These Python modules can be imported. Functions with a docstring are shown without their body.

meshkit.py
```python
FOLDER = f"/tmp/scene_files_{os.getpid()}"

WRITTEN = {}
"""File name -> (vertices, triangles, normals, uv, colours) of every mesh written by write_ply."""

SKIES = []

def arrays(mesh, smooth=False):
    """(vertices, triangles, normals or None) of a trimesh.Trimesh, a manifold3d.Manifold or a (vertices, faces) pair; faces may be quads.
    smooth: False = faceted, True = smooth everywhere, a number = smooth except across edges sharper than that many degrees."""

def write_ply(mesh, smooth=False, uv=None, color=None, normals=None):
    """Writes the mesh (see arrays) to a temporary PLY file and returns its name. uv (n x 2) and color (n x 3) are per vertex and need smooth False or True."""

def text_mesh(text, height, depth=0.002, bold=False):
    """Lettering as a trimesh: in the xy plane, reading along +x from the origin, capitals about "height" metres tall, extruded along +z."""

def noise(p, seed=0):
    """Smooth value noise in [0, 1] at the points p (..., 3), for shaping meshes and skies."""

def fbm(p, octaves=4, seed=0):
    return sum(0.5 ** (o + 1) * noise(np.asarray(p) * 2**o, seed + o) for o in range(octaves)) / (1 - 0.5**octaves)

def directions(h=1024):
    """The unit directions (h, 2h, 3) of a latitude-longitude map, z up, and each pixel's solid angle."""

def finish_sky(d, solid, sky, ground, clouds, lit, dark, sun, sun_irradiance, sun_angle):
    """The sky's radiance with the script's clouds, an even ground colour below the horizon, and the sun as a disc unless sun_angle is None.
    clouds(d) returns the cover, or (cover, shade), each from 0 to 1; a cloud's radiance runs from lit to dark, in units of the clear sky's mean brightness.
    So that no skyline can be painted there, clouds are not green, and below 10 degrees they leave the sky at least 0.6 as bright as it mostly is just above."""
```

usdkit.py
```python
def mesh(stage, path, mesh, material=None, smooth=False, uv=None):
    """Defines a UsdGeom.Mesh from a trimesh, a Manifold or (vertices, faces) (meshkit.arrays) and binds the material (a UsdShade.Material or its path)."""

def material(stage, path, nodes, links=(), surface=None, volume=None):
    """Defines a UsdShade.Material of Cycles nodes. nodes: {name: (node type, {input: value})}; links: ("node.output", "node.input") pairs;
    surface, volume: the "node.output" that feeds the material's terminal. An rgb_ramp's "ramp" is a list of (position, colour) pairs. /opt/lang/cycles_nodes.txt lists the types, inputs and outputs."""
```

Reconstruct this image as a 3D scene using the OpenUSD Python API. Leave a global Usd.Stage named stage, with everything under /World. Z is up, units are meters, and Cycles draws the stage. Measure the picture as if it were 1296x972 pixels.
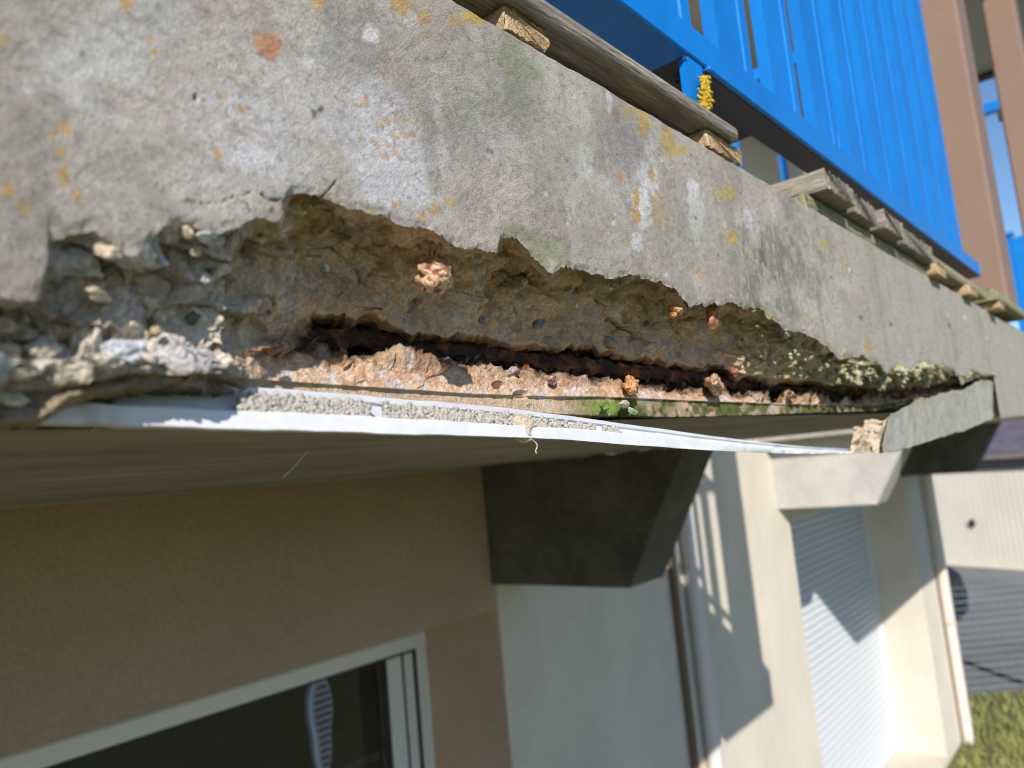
import math, random
import numpy as np, trimesh, usdkit, meshkit
from scipy.spatial import cKDTree
from shapely.geometry import Polygon, box as sbox
from pxr import Usd, UsdGeom, UsdLux, UsdShade, Sdf, Gf, Vt
stage = Usd.Stage.CreateInMemory()
UsdGeom.SetStageUpAxis(stage, 'Z'); UsdGeom.SetStageMetersPerUnit(stage, 1.0)
UsdGeom.Xform.Define(stage, '/World'); UsdGeom.Scope.Define(stage, '/World/Looks')
T = Sdf.ValueTypeNames
# ------------------------------------------------------------------ camera
YAW, PITCH, ROLL, FPX = .71395, .11702, .09427, 926.85
EYE = np.array([0, -.192, 0.])
_f = np.array([math.cos(YAW) * math.cos(PITCH), math.sin(YAW) * math.cos(PITCH), math.sin(PITCH)])
_r = np.array([math.sin(YAW), -math.cos(YAW), 0]); _d = np.cross(_f, _r)
_r2 = math.cos(ROLL) * _r + math.sin(ROLL) * _d; _d2 = np.cross(_f, _r2)
CAM = np.stack([_r2, _d2, _f]); CEN = np.array([648, 486.])
cam = UsdGeom.Camera.Define(stage, '/World/camera')
mt = np.eye(4); mt[0, :3] = _r2; mt[1, :3] = -_d2; mt[2, :3] = -_f; mt[3, :3] = EYE
cam.AddTransformOp().Set(Gf.Matrix4d(*mt.ravel().tolist()))
cam.CreateHorizontalApertureAttr(36.0); cam.CreateVerticalApertureAttr(27.0)
cam.CreateFocalLengthAttr(36 * FPX / 1296); cam.CreateClippingRangeAttr(Gf.Vec2f(.01, 3000))
cam.CreateFStopAttr(9.5); cam.CreateFocusDistanceAttr(.37); cam.CreateExposureAttr(.28)
# ------------------------------------------------------------------ sky and sun
SK, SM = 1.2, .886                                   # a shadow moves SK along x and SM down for each metre of depth
sun = np.array([-SK, -1, SM]); sun /= np.linalg.norm(sun)
usdkit.material(stage, '/World/Looks/sky_look', {
    's': ('sky_texture', {'sky_type': 'single_scattering', 'sun_disc': False, 'sun_elevation': math.asin(sun[2]), 'sun_rotation': math.atan2(sun[0], sun[1]),
                          'altitude': 50.0, 'air_density': 1.0, 'aerosol_density': .1, 'ozone_density': 5.0}),
    'b': ('background_shader', {'strength': .118})}, [('s.color', 'b.color')], surface='b.background')
dome = UsdLux.DomeLight.Define(stage, '/World/sky')
UsdShade.MaterialBindingAPI.Apply(dome.GetPrim()).Bind(UsdShade.Material.Get(stage, '/World/Looks/sky_look'))
dome.GetPrim().SetCustomDataByKey('kind', 'structure')
sl = UsdLux.DistantLight.Define(stage, '/World/sun')
sl.CreateNormalizeAttr(True); sl.CreateIntensityAttr(1.25); sl.CreateAngleAttr(.5); sl.CreateColorAttr(Gf.Vec3f(1, .94, .86))
zx = sun; xx = np.cross([0, 0, 1.], zx); xx /= np.linalg.norm(xx); yx = np.cross(zx, xx)
mt = np.eye(4); mt[0, :3] = xx; mt[1, :3] = yx; mt[2, :3] = zx
sl.AddTransformOp().Set(Gf.Matrix4d(*mt.ravel().tolist()))

# ------------------------------------------------------------------ helpers
def rays(px, py): return np.stack([np.asarray(px, float) - CEN[0], np.asarray(py, float) - CEN[1], np.full(np.shape(px), FPX)], -1) @ CAM
def on(px, py, axis, val):
    """the point of the plane axis = val that the photograph shows at (px, py)"""
    r = rays(px, py); t = (np.asarray(val) - EYE[axis]) / r[..., axis]
    return EYE + t[..., None] * r
def proj(p):
    q = (np.asarray(p) - EYE) @ CAM.T
    return CEN + FPX * q[..., :2] / q[..., 2:]
def curve(pts):
    p = np.array(pts, float); return lambda x: np.interp(x, p[:, 0], p[:, 1])
USED = {}
def path_for(name, parent):
    base = (parent.GetPath().pathString if parent else '/World') + '/'
    n = USED.get(base + name, 0); USED[base + name] = n + 1
    return base + name + (f'_{n:03d}' if n else '')
def tag(p, label=None, cat=None, group=None, kind=None):
    p = p.GetPrim() if hasattr(p, 'GetPrim') else p
    for k, v in (('label', label), ('category', cat), ('group', group), ('kind', kind)):
        if v: p.SetCustomDataByKey(k, v)
    return p
def thing(name, label, cat, loc=(0, 0, 0), group=None):
    x = UsdGeom.Xform.Define(stage, path_for(name, None)); 
    if any(loc): x.AddTranslateOp().Set(Gf.Vec3d(*map(float, loc)))
    return tag(x, label, cat, group)
def put(name, mesh, mat, parent=None, smooth=False, tint=None, label=None, kind=None, cat=None, group=None):
    m = usdkit.mesh(stage, path_for(name, parent), mesh, '/World/Looks/' + mat, smooth=smooth)
    m.CreateDoubleSidedAttr(True)
    if tint is not None:
        UsdGeom.PrimvarsAPI(m).CreatePrimvar('tint', T.Color3fArray, 'vertex').Set(Vt.Vec3fArray.FromNumpy(np.asarray(tint, np.float32)))
    return tag(m, label, cat, group, kind)
def box(x0, x1, y0, y1, z0, z1, bev=0.0):
    if bev <= 0:
        b = trimesh.creation.box(extents=(x1 - x0, y1 - y0, z1 - z0)); b.apply_translation(((x0 + x1) / 2, (y0 + y1) / 2, (z0 + z1) / 2)); return b
    pts = []
    for sx in (0, 1):
        for sy in (0, 1):
            for sz in (0, 1):
                c = np.array([x1 if sx else x0, y1 if sy else y0, z1 if sz else z0]); d = np.array([-1 if sx else 1, -1 if sy else 1, -1 if sz else 1]) * bev
                for k in range(3):
                    e = d.copy(); e[k] = 0; pts.append(c + e)
    return trimesh.Trimesh(pts).convex_hull if False else trimesh.convex.convex_hull(np.array(pts))
def join(*ms): return trimesh.util.concatenate(ms)
def tube(p, r, n=8, cap=True):
    p = np.asarray(p, float); t = np.gradient(p, axis=0); t /= np.linalg.norm(t, axis=1, keepdims=True)
    a = np.cross(t, np.where(np.abs(t[:, 2:]) < .9, [0, 0, 1.], [1., 0, 0])); a /= np.linalg.norm(a, axis=1, keepdims=True); b = np.cross(t, a)
    g = np.arange(n) * 2 * np.pi / n; r = np.broadcast_to(r, (len(p),))
    v = (p[:, None] + r[:, None, None] * (np.cos(g)[None, :, None] * a[:, None] + np.sin(g)[None, :, None] * b[:, None])).reshape(-1, 3)
    f = []
    for i in range(len(p) - 1):
        for j in range(n):
            q = (i * n + j, i * n + (j + 1) % n, (i + 1) * n + (j + 1) % n, (i + 1) * n + j); f += [(q[0], q[2], q[1]), (q[0], q[3], q[2])]
    if cap:
        v = np.vstack([v, p[0], p[-1]]); k = len(v)
        for j in range(n): f += [(k - 2, j, (j + 1) % n), (k - 1, (len(p) - 1) * n + (j + 1) % n, (len(p) - 1) * n + j)]
    return trimesh.Trimesh(v, f, process=False)
def grid_faces(h, w, flip=False):
    i, j = np.meshgrid(np.arange(h - 1), np.arange(w - 1), indexing='ij'); a = (i * w + j).ravel()
    q = np.stack([a, a + 1, a + w + 1, a + w], 1)
    if flip: q = q[:, ::-1]
    return np.vstack([q[:, [0, 1, 2]], q[:, [0, 2, 3]]])
def prism(poly, a0, a1, axis):
    """a polygon of two of the axes, pushed along the third from a0 to a1; axis y: (x, z); axis x: (y, z)"""
    m = trimesh.creation.extrude_polygon(poly if hasattr(poly, 'exterior') else Polygon(poly), a1 - a0, engine='earcut'); v = np.array(m.vertices)
    if axis == 'y': w = np.stack([v[:, 0], a0 + v[:, 2], v[:, 1]], 1); fl = True
    else: w = np.stack([a0 + v[:, 2], v[:, 0], v[:, 1]], 1); fl = False
    return trimesh.Trimesh(w, m.faces[:, ::-1] if fl else m.faces, process=False)
fbm, vnoise = meshkit.fbm, meshkit.noise
def cells(p, size, seed, tilt=1.0):
    """broken-stone relief: each cell a tilted chip. Returns (height in cell sizes, cell id, distance to the edge in cell sizes)"""
    rng = np.random.default_rng(seed); lo, hi = p.min(0) - size, p.max(0) + size
    n = np.maximum(1, np.ceil((hi - lo) / size).astype(int)); g = np.stack(np.meshgrid(*[np.arange(k) for k in n], indexing='ij'), -1).reshape(-1, 3)
    s = lo + (g + rng.random(g.shape)) * size
    w = p + (np.stack([fbm(p / size * 1.3 + 7 * k, 3, seed + k) for k in range(3)], -1) - .5) * size * .9
    d, i = cKDTree(s).query(w, k=2, workers=-1)
    v = rng.normal(size=s.shape); v /= np.linalg.norm(v, axis=1, keepdims=True); off = rng.random(len(s)) - .5
    h = ((w - s[i[:, 0]]) * v[i[:, 0]]).sum(1) / size * tilt + off[i[:, 0]] * .8
    return h, i[:, 0], (d[:, 1] - d[:, 0]) / size
def ids_random(i, seed): return np.random.default_rng(seed).random(int(i.max()) + 1)[i]
def mixc(c, d, w): return c * (1 - np.clip(w, 0, 1)[:, None]) + np.asarray(d)[None] * np.clip(w, 0, 1)[:, None]
def rock(rad, seed, squash=(1, 1, 1), rough=.35, sub=3):
    """an angular broken stone: a sphere cut by random planes, then pitted"""
    m = trimesh.creation.icosphere(subdivisions=sub); v = np.array(m.vertices); r_ = np.random.default_rng(seed)
    n = r_.normal(size=(13, 3)); n /= np.linalg.norm(n, axis=1, keepdims=True); d = r_.uniform(.55, .95, 13)
    c = v @ n.T; lim = np.where(c > .05, d / np.maximum(c, .05), 9).min(1); v = v * np.minimum(lim, 1.05)[:, None]
    v *= (1 + rough * (fbm(v * 1.7 + seed, 4, seed) - .5) * 1.5 + rough * .35 * (fbm(v * 6 + seed, 3, seed) - .5))[:, None]
    v *= np.asarray(squash) * rad
    return trimesh.Trimesh(v, m.faces, process=False)

# ------------------------------------------------------------------ materials
def look(name, color=(.5, .5, .5), rough=.7, tint=False, mottle=None, grain=None, bump=None, metallic=0., spec=.5, stretch=(1, 1, 1), coat=0.):
    """mottle: (scale, dark, light) broad tone noise; grain: the same, fine; bump: (scale, distance)"""
    n = {'p': ('principled_bsdf', {'roughness': rough, 'metallic': metallic, 'specular_ior_level': spec, 'coat_weight': coat}), 'g': ('geometry', {}), 'm': ('mapping', {'scale': stretch})}
    l = [('g.position', 'm.vector')]
    if tint: n['c'] = ('attribute', {'attribute': 'tint'}); cur = 'c.color'
    else: n['c'] = ('rgb_ramp', {'ramp': [(0, color), (1, color)]}); cur = 'c.color'
    for k, s in (('mot', mottle), ('gra', grain)):
        if s:
            n[k] = ('noise_texture', {'scale': s[0], 'detail': 5.0, 'roughness': .62}); l.append(('m.vector', k + '.vector'))
            n[k + 'r'] = ('rgb_ramp', {'ramp': [(.28, (s[1],) * 3 if np.ndim(s[1]) == 0 else s[1]), (.72, (s[2],) * 3 if np.ndim(s[2]) == 0 else s[2])]}); l.append((k + '.fac', k + 'r.fac'))
            n[k + 'x'] = ('mix', {'mix_type': 'multiply', 'fac': 1.0}); l += [(cur, k + 'x.color1'), (k + 'r.color', k + 'x.color2')]; cur = k + 'x.color'
    l.append((cur, 'p.base_color'))
    if bump:
        n['b'] = ('noise_texture', {'scale': bump[0], 'detail': 4.0, 'roughness': .6}); n['u'] = ('bump', {'strength': 1.0, 'distance': bump[1]})
        l += [('m.vector', 'b.vector'), ('b.fac', 'u.height'), ('u.normal', 'p.normal')]
    return usdkit.material(stage, '/World/Looks/' + name, n, l, surface='p.BSDF')
look('old_concrete', tint=True, rough=.92, spec=.25, grain=(1500, .60, 1.30), mottle=(260, .86, 1.12), bump=(1700, .0010))
look('broken_concrete', tint=True, rough=.95, spec=.2, grain=(700, .70, 1.25), mottle=(210, .78, 1.2), bump=(900, .0009))
look('rust', tint=True, rough=.85, spec=.3, grain=(900, .45, 1.5), bump=(700, .0012))
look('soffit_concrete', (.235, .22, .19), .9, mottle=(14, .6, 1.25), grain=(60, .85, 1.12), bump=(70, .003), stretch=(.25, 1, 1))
look('bracket_shaded', (.105, .10, .085), .9, mottle=(6, .55, 1.35), grain=(70, .75, 1.2), bump=(110, .004))  # bracket concrete with the shade under the balconies put into its colour
look('bracket_sunlit', (.46, .44, .41), .9, mottle=(5, .8, 1.15), grain=(90, .88, 1.1), bump=(140, .002))  # paler copy for the bracket that stands in the sun
look('plain_concrete', (.36, .34, .30), .9, mottle=(7, .8, 1.15), grain=(120, .88, 1.1), bump=(160, .002))
look('dirty_plastic', tint=True, rough=.5, mottle=(60, .9, 1.02), grain=(320, .93, 1.02))
look('white_plastic', (.74, .75, .80), .42, mottle=(60, .9, 1.02), grain=(320, .93, 1.02))
look('grit_look', (.46, .43, .38), .95, grain=(1500, .6, 1.35), bump=(1400, .0008))
look('dry_mortar', (.58, .48, .36), .95, grain=(900, .7, 1.2), bump=(900, .0012))
WX = (.10, 1, 1); WY = (1, .10, 1)
for nm, st in (('wood_along', WX), ('wood_across', WY)):
    look(nm, (.285, .25, .20), .88, mottle=(190, .38, 1.4), grain=(800, .6, 1.25), bump=(380, .0026), stretch=st)
look('end_grain', (.52, .37, .22), .9, mottle=(260, .65, 1.25), grain=(900, .7, 1.25), bump=(650, .0016))
look('green_wood', (.29, .265, .16), .88, mottle=(150, .6, 1.25), grain=(700, .75, 1.2), bump=(420, .0014), stretch=WX)
look('blue_paint', (.001, .175, .58), .40, mottle=(9, .84, 1.06), grain=(120, .93, 1.04), bump=(60, .0006), spec=.35)
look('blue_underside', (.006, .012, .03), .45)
look('brown_paint', (.215, .138, .100), .6, mottle=(6, .92, 1.06), grain=(160, .95, 1.04))
look('yellow_lichen', (.62, .42, .03), .95, grain=(900, .6, 1.3), bump=(900, .0008))
look('beige_coat', (.49, .35, .245), .92, mottle=(2.2, .90, 1.06), grain=(70, .90, 1.07), bump=(95, .006))
look('render_coat', (.68, .61, .515), .92, mottle=(2.6, .86, 1.06), grain=(75, .90, 1.06), bump=(95, .006), stretch=(1, 1, .6))
look('pale_frame', (.70, .73, .70), .45)
look('dark_gasket', (.02, .02, .022), .6)
look('shutter_slat', (.56, .59, .62), .5)
look('pipe_pink', (.66, .58, .52), .5); look('pipe_grey', (.60, .57, .55), .5); look('gap_shade', (.13, .085, .055), .6)
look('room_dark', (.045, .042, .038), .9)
look('shoe_sole', (.60, .55, .66), .7, grain=(300, .8, 1.15)); look('shoe_rim', (.80, .86, .98), .6)
look('tread_dark', (.13, .12, .16), .7)
look('asphalt', (.17, .17, .172), .9, mottle=(.9, .8, 1.2), grain=(40, .8, 1.2))
look('ground_soil', (.05, .06, .03), .95, mottle=(.5, .8, 1.2))
look('lawn_base', (.12, .12, .04), .95, mottle=(3, .7, 1.3)); look('grass_blade', (.24, .25, .075), .7, mottle=(2.4, .75, 1.5))
look('garage_cream', (.75, .69, .57), .6, mottle=(1.5, .94, 1.04)); look('garage_wall', (.20, .17, .15), .9); look('roof_tile', (.13, .11, .14), .8, mottle=(3, .7, 1.3))
look('wire_green', (.22, .30, .28), .5); look('car_paint', (.005, .010, .024), .55, spec=.25); look('car_red', (.5, .02, .02), .3); look('tyre', (.02, .02, .02), .8)
look('black_rubber', (.015, .015, .015), .6); look('grey_sheet', (.34, .36, .33), .5); look('thread', (.55, .52, .45), .8)
usdkit.material(stage, '/World/Looks/window_glass', {'t': ('transparent_bsdf', {'color': (.93, .95, .96)}), 'g': ('glossy_bsdf', {'color': (1, 1, 1), 'roughness': .02}),
    'f': ('fresnel', {'IOR': 1.4}), 'x': ('mix_closure', {})}, [('f.fac', 'x.fac'), ('t.BSDF', 'x.closure1'), ('g.BSDF', 'x.closure2')], surface='x.closure')
usdkit.material(stage, '/World/Looks/car_glass', {'p': ('principled_bsdf', {'base_color': (.01, .012, .015), 'roughness': .08})}, [], surface='p.BSDF')

# ------------------------------------------------------------------ large structure: ground
D, Z0, ZT, SEND = 1.56, .024, .1945, 2.03            # wall plane, slab soffit, slab top, slab end
GZ = -2.8; YW = 1.93                                  # ground level, depth of the window frames
def sheet(x0, x1, y0, y1, z): return trimesh.Trimesh([(x0, y0, z), (x1, y0, z), (x1, y1, z), (x0, y1, z)], [(0, 1, 2), (0, 2, 3)], process=False)
put('ground', sheet(-900, 900, -900, 900, GZ - .012), 'ground_soil', kind='structure')
fa, fb = np.array([9.05, 1.80]), np.array([9.50, 1.29]); fd = (fb - fa) / np.linalg.norm(fb - fa)
A, B = fa - fd * 14, fb + fd * 22
put('lawn', trimesh.Trimesh([(A[0], A[1], GZ - .004), (-30, A[1], GZ - .004), (-30, -24, GZ - .004), (B[0], B[1], GZ - .004)], [(0, 1, 2), (0, 2, 3)], process=False), 'lawn_base', kind='structure')
n2 = np.array([-fd[1], fd[0]]); n2 = n2 if n2[0] > 0 else -n2
put('asphalt_yard', trimesh.Trimesh([(*A, GZ - .008), (*B, GZ - .008), (*(B + n2 * 26), GZ - .008), (*(A + n2 * 26), GZ - .008)], [(0, 1, 2), (0, 2, 3)], process=False), 'asphalt', kind='structure')
rng = np.random.default_rng(4)
def grass():
    n = 26000; t = rng.random(n) ** .7 * 4.5 + .02; s = rng.random(n) * 6 - 2.4
    b = fa + fd * s[:, None] - n2 * t[:, None]; ok = (b[:, 1] < 1.5) | (b[:, 0] > 7.85); b = b[ok]; n = len(b)
    a = rng.random(n) * 2 * np.pi; w = .006 + .006 * rng.random(n); h = .03 + .06 * rng.random(n) * (.5 + fbm(np.c_[b * 2, np.zeros(n)], 3)); le = (rng.random((n, 2)) - .5) * .06
    dx = np.c_[np.cos(a), np.sin(a)] * w[:, None]; z = np.full(n, GZ - .004)
    v = np.stack([np.c_[b - dx, z], np.c_[b + dx, z], np.c_[b + le, z + h]], 1).reshape(-1, 3)
    return trimesh.Trimesh(v, np.arange(3 * n).reshape(-1, 3), process=False)
put('grass', grass(), 'grass_blade', label='short mown green grass in front of the wire fence', cat='grass', kind='stuff')

# ------------------------------------------------------------------ the house
house = thing('house', 'cream rendered house wall with deep window openings below the balcony', 'house')
LZ = -.455
wall = sbox(-3, GZ - .1, 7.78, 3.4) - sbox(-1.0, -1.9, 1.834, LZ) - sbox(4.455, GZ + .05, 7.19, LZ)
put('front_wall', prism(wall - sbox(-5, -4, 1.843, .02), D, D + .44, 'y'), 'render_coat', house)
put('front_wall', prism(wall.intersection(sbox(-5, -4, 1.8425, .0195)), D, D + .44, 'y'), 'beige_coat', house, label='darker beige part of the front wall round the near window')  # wall piece below the slab in a darker beige
put('side_wall', box(7.34, 7.775, D + .44, 7, GZ - .1, 3.4), 'render_coat', house)
put('side_wall', box(-3, -2.6, D + .44, 7, GZ - .1, 3.4), 'render_coat', house)
put('back_wall', box(-2.6, 7.34, 6.6, 7, GZ - .1, 3.4), 'room_dark', house)
put('floor_slab', box(-2.6, 7.34, D + .44, 6.6, GZ - .1, GZ + .02), 'room_dark', house)
put('ceiling_slab', box(-2.6, 7.34, D + .44, 6.6, -.25, 0.0), 'room_dark', house)
put('roof', box(-3.3, 8.1, D - .3, 7.3, 3.403, 3.6), 'roof_tile', house)
put('dark_curtain', box(-1.0, 2.2, 2.6, 2.63, -2.2, -.26), 'room_dark', house)
def ring(x0, x1, z0, z1, w, y0, y1): return prism(sbox(x0, z0, x1, z1) - sbox(x0 + w, z0 + w, x1 - w, z1 - w), y0, y1, 'y')
win = UsdGeom.Xform.Define(stage, path_for('window', house))
put('frame', ring(-.996, 1.833, -1.896, -.556, .046, YW, YW + .05), 'pale_frame', win)
put('head_box', box(-.996, 1.833, YW + .006, YW + .05, -.5555, LZ - .002), 'pale_frame', win)
put('frame_lip', ring(-.9495, 1.7865, -1.8495, -.6025, .010, YW + .006, YW + .05), 'dark_gasket', win)
put('sash', box(1.655, 1.776, YW + .012, YW + .05, -1.839, -.613, .003), 'pale_frame', win)
put('sash_groove', box(1.722, 1.729, YW + .008, YW + .02, -1.838, -.614), 'dark_gasket', win)
put('gasket', box(1.632, 1.6545, YW + .010, YW + .05, -1.839, -.613), 'dark_gasket', win)
put('pane', box(-.939, 1.6315, YW + .026, YW + .030, -1.8385, -.6135), 'window_glass', win)
put('ledge', box(-.99, 1.82, YW + .052, YW + .13, -.935, -.915), 'room_dark', win, label='narrow dark ledge inside the window')
shutter = UsdGeom.Xform.Define(stage, path_for('roller_shutter', house))
zz = LZ - .02
for i in range(41):
    p = [(YW + .02 + .014 * math.cos(a) * -1, zz - .027 + .026 * math.sin(a)) for a in np.linspace(-math.pi / 2, math.pi / 2, 6)]
    p = [(YW + .03, zz - .054)] + p[::1] + [(YW + .03, zz)]
    put('slat', prism(Polygon(p).buffer(0), 4.50, 7.15, 'x'), 'shutter_slat', shutter); zz -= .0555
put('guide_rail', box(4.458, 4.498, YW - .01, YW + .05, GZ + .05, LZ - .003), 'pale_frame', shutter)
put('guide_rail', box(7.152, 7.187, YW - .01, YW + .05, GZ + .05, LZ - .003), 'pale_frame', shutter)
def pipe(name, x, y, r, z0, z1, mat, label, clamps):
    t = thing(name, label, 'downpipe'); put('pipe', tube([(x, y, z0), (x, y, z1)], r, 20), mat, t, smooth=40)
    for z in clamps: put('clamp', tube([(x, y, z - .02), (x, y, z + .02)], r + .006, 20), 'dry_mortar', t, smooth=40)
pipe('downpipe', 7.73, D - .06, .045, GZ, 3.3, 'pipe_pink', 'pale pink downpipe at the far corner of the house beside the garage yard', (-1.75, -.2))
pipe('downpipe', 3.12, D - .042, .036, GZ, .5, 'pipe_grey', 'pale grey downpipe in shade between the near bracket and the lit pillar', ())
pipe('downpipe', 2.98, D - .02, .017, GZ, .5, 'gap_shade', 'thin dark brown pipe standing in for the shadow gap beside the pale grey downpipe', ())  # narrow and dark so that it reads as a shadow gap

# concrete brackets under the balconies
def bracket(x, w, label, mat='bracket_sunlit'):
    p = Polygon([(D, Z0 - .003), (D, -.372), (1.012, -.366), (.785, Z0 - .003)])
    m = prism(p, x, x + w, 'x'); m = m.subdivide().subdivide().subdivide()
    v = np.array(m.vertices); v += (fbm(v * 14, 3)[:, None] - .5) * .004 * np.array([1, .6, .6]); v[:, 1] = np.where(v[:, 1] > D - .01, D - .0015, v[:, 1]); v[:, 2] = np.minimum(v[:, 2], Z0 - .002)
    tag(put('concrete_bracket', trimesh.Trimesh(v, m.faces, process=False), mat, smooth=30), label, 'bracket', 'cantilever brackets carrying the balconies')
bracket(1.82, .19, 'large dark shaded bracket under the near balcony beside the window', 'bracket_shaded')
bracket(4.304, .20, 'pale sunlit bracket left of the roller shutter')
bracket(7.09, .20, 'small shaded bracket at the far corner in front of the garage', 'bracket_shaded')

# ------------------------------------------------------------------ balcony slab: rim of the spalled hollow as the photograph shows it
RIM = [(-70, 372), (0, 376), (20, 379), (43, 379), (53, 373), (59, 354), (62, 310), (66, 304), (90, 296), (122, 291), (127, 298), (143, 306), (153, 319), (173, 324), (187, 313), (197, 299), (203, 289), (230, 276), (243, 284), (280, 294),
       (303, 286), (323, 274), (343, 278), (355, 281), (361, 259), (364, 251), (370, 246), (383, 243), (413, 249), (433, 260), (465, 267), (497, 275), (503, 283), (520, 287), (543, 288), (560, 300), (580, 312), (603, 315), (630, 319), (634, 305), (643, 300), (655, 303), (664, 312), (676, 325),
       (690, 340), (697, 345), (710, 337), (728, 340), (763, 350), (780, 352), (793, 347), (810, 347), (820, 354), (837, 356), (860, 370), (873, 385), (893, 388), (903, 383), (920, 385), (947, 388), (963, 390), (977, 403), (993, 415),
       (1013, 418), (1037, 428), (1043, 437), (1063, 452), (1090, 450), (1110, 457), (1123, 470), (1137, 463), (1153, 472), (1163, 458), (1192, 463), (1204, 466), (1213, 476), (1218, 486), (1230, 467), (1248, 479), (1255, 474), (1258, 466)]
rimc = curve(RIM)
def rim(cx):
    z = np.zeros_like(cx); amp = np.clip((cx - 200) / 500, .45, 1)
    j = (fbm(np.stack([cx / 7., z, z], -1), 3, 3) - .5) * 9 + (vnoise(np.stack([cx / 2.3, z, z], -1), 9) - .5) * 2.6
    return rimc(cx) + j * amp * np.clip((1262 - cx) / 20, 0, 1)
cxs = np.unique(np.r_[np.arange(-70, 1258.1, 1.2), np.arange(56, 66, .3), np.arange(630, 637, .4)])
slab = thing('balcony_slab', 'grey lichen-spotted concrete balcony slab with its lower edge broken away', 'balcony')
# front face: columns of constant x from the rim (or the soffit, past the hollow) up to the top, and over the top edge
rp = on(cxs, rim(cxs), 1, 0.0); rx = np.maximum.accumulate(rp[:, 0] + np.arange(len(rp)) * 1e-7); rz = rp[:, 2]
xs = np.r_[rx, rx[-1] + .0004, np.linspace(rx[-1] + .004, SEND, 60)]
zb = np.r_[rz, [Z0 - .012] * 61]
zb = np.r_[zb[:len(rz)], np.interp(xs[len(rz):], [1.44, SEND], [.010, .014])]
R = 190; tv = np.linspace(0, 1, R) ** 1.0
topz = ZT + (fbm(np.stack([xs * 60, xs * 0, xs * 0], -1), 3, 5) - .5) * .0022
X = np.repeat(xs[None], R, 0); Zv = zb[None] + (topz - zb)[None] * tv[:, None]
P = np.stack([X, np.zeros_like(X), Zv], -1)
topr = [P]
for (yy, dz) in ((.0008, .0006), (.0025, .0009), (.02, .001), (.12, .001)): topr.append(np.stack([xs, np.full_like(xs, yy), topz + dz], -1)[None])
P = np.concatenate(topr, 0); H = P.shape[0]; W_ = P.shape[1]; V = P.reshape(-1, 3); F = grid_faces(H, W_)
pxy = proj(V + [0, 0, 0]); ux, uy = pxy[:, 0], pxy[:, 1]
zq = V[:, 2]; wob = np.stack([V[:, 0], V[:, 1], V[:, 2]], -1)
n1 = fbm(wob * 28, 5, 1); n2_ = fbm(wob * 90, 4, 2); n3 = fbm(wob * 300, 3, 8); st = fbm(np.stack([V[:, 0] * 75, V[:, 1], V[:, 2] * 9 + V[:, 0] * 6 + fbm(wob * 25, 3, 6) * 3], -1), 4, 11)
base = np.array([.43, .393, .347])
col = np.repeat(base[None], len(V), 0) * (.78 + .44 * n1)[:, None] * (.86 + .28 * n2_)[:, None]
far = np.clip((ux - 1030) / 80, 0, 1)
col = mixc(col, [.39, .375, .31], far * .7)
col = mixc(col, [.50, .485, .465], np.clip((n1 - .52) * 5, 0, 1) * .55 * (1 - far))
col = mixc(col, [.275, .25, .222], np.clip((st - .50) * 5, 0, 1) * .6)
col = mixc(col, [.42, .345, .29], np.clip((fbm(wob * 46, 4, 19) - .52) * 6, 0, 1) * .45)
col = mixc(col, [.52, .51, .48], far * np.clip((st - .50) * 4, 0, 1) * .4)
col = mixc(col, [.22, .23, .14], far * np.clip((.46 - st) * 4, 0, 1) * .45)
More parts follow.
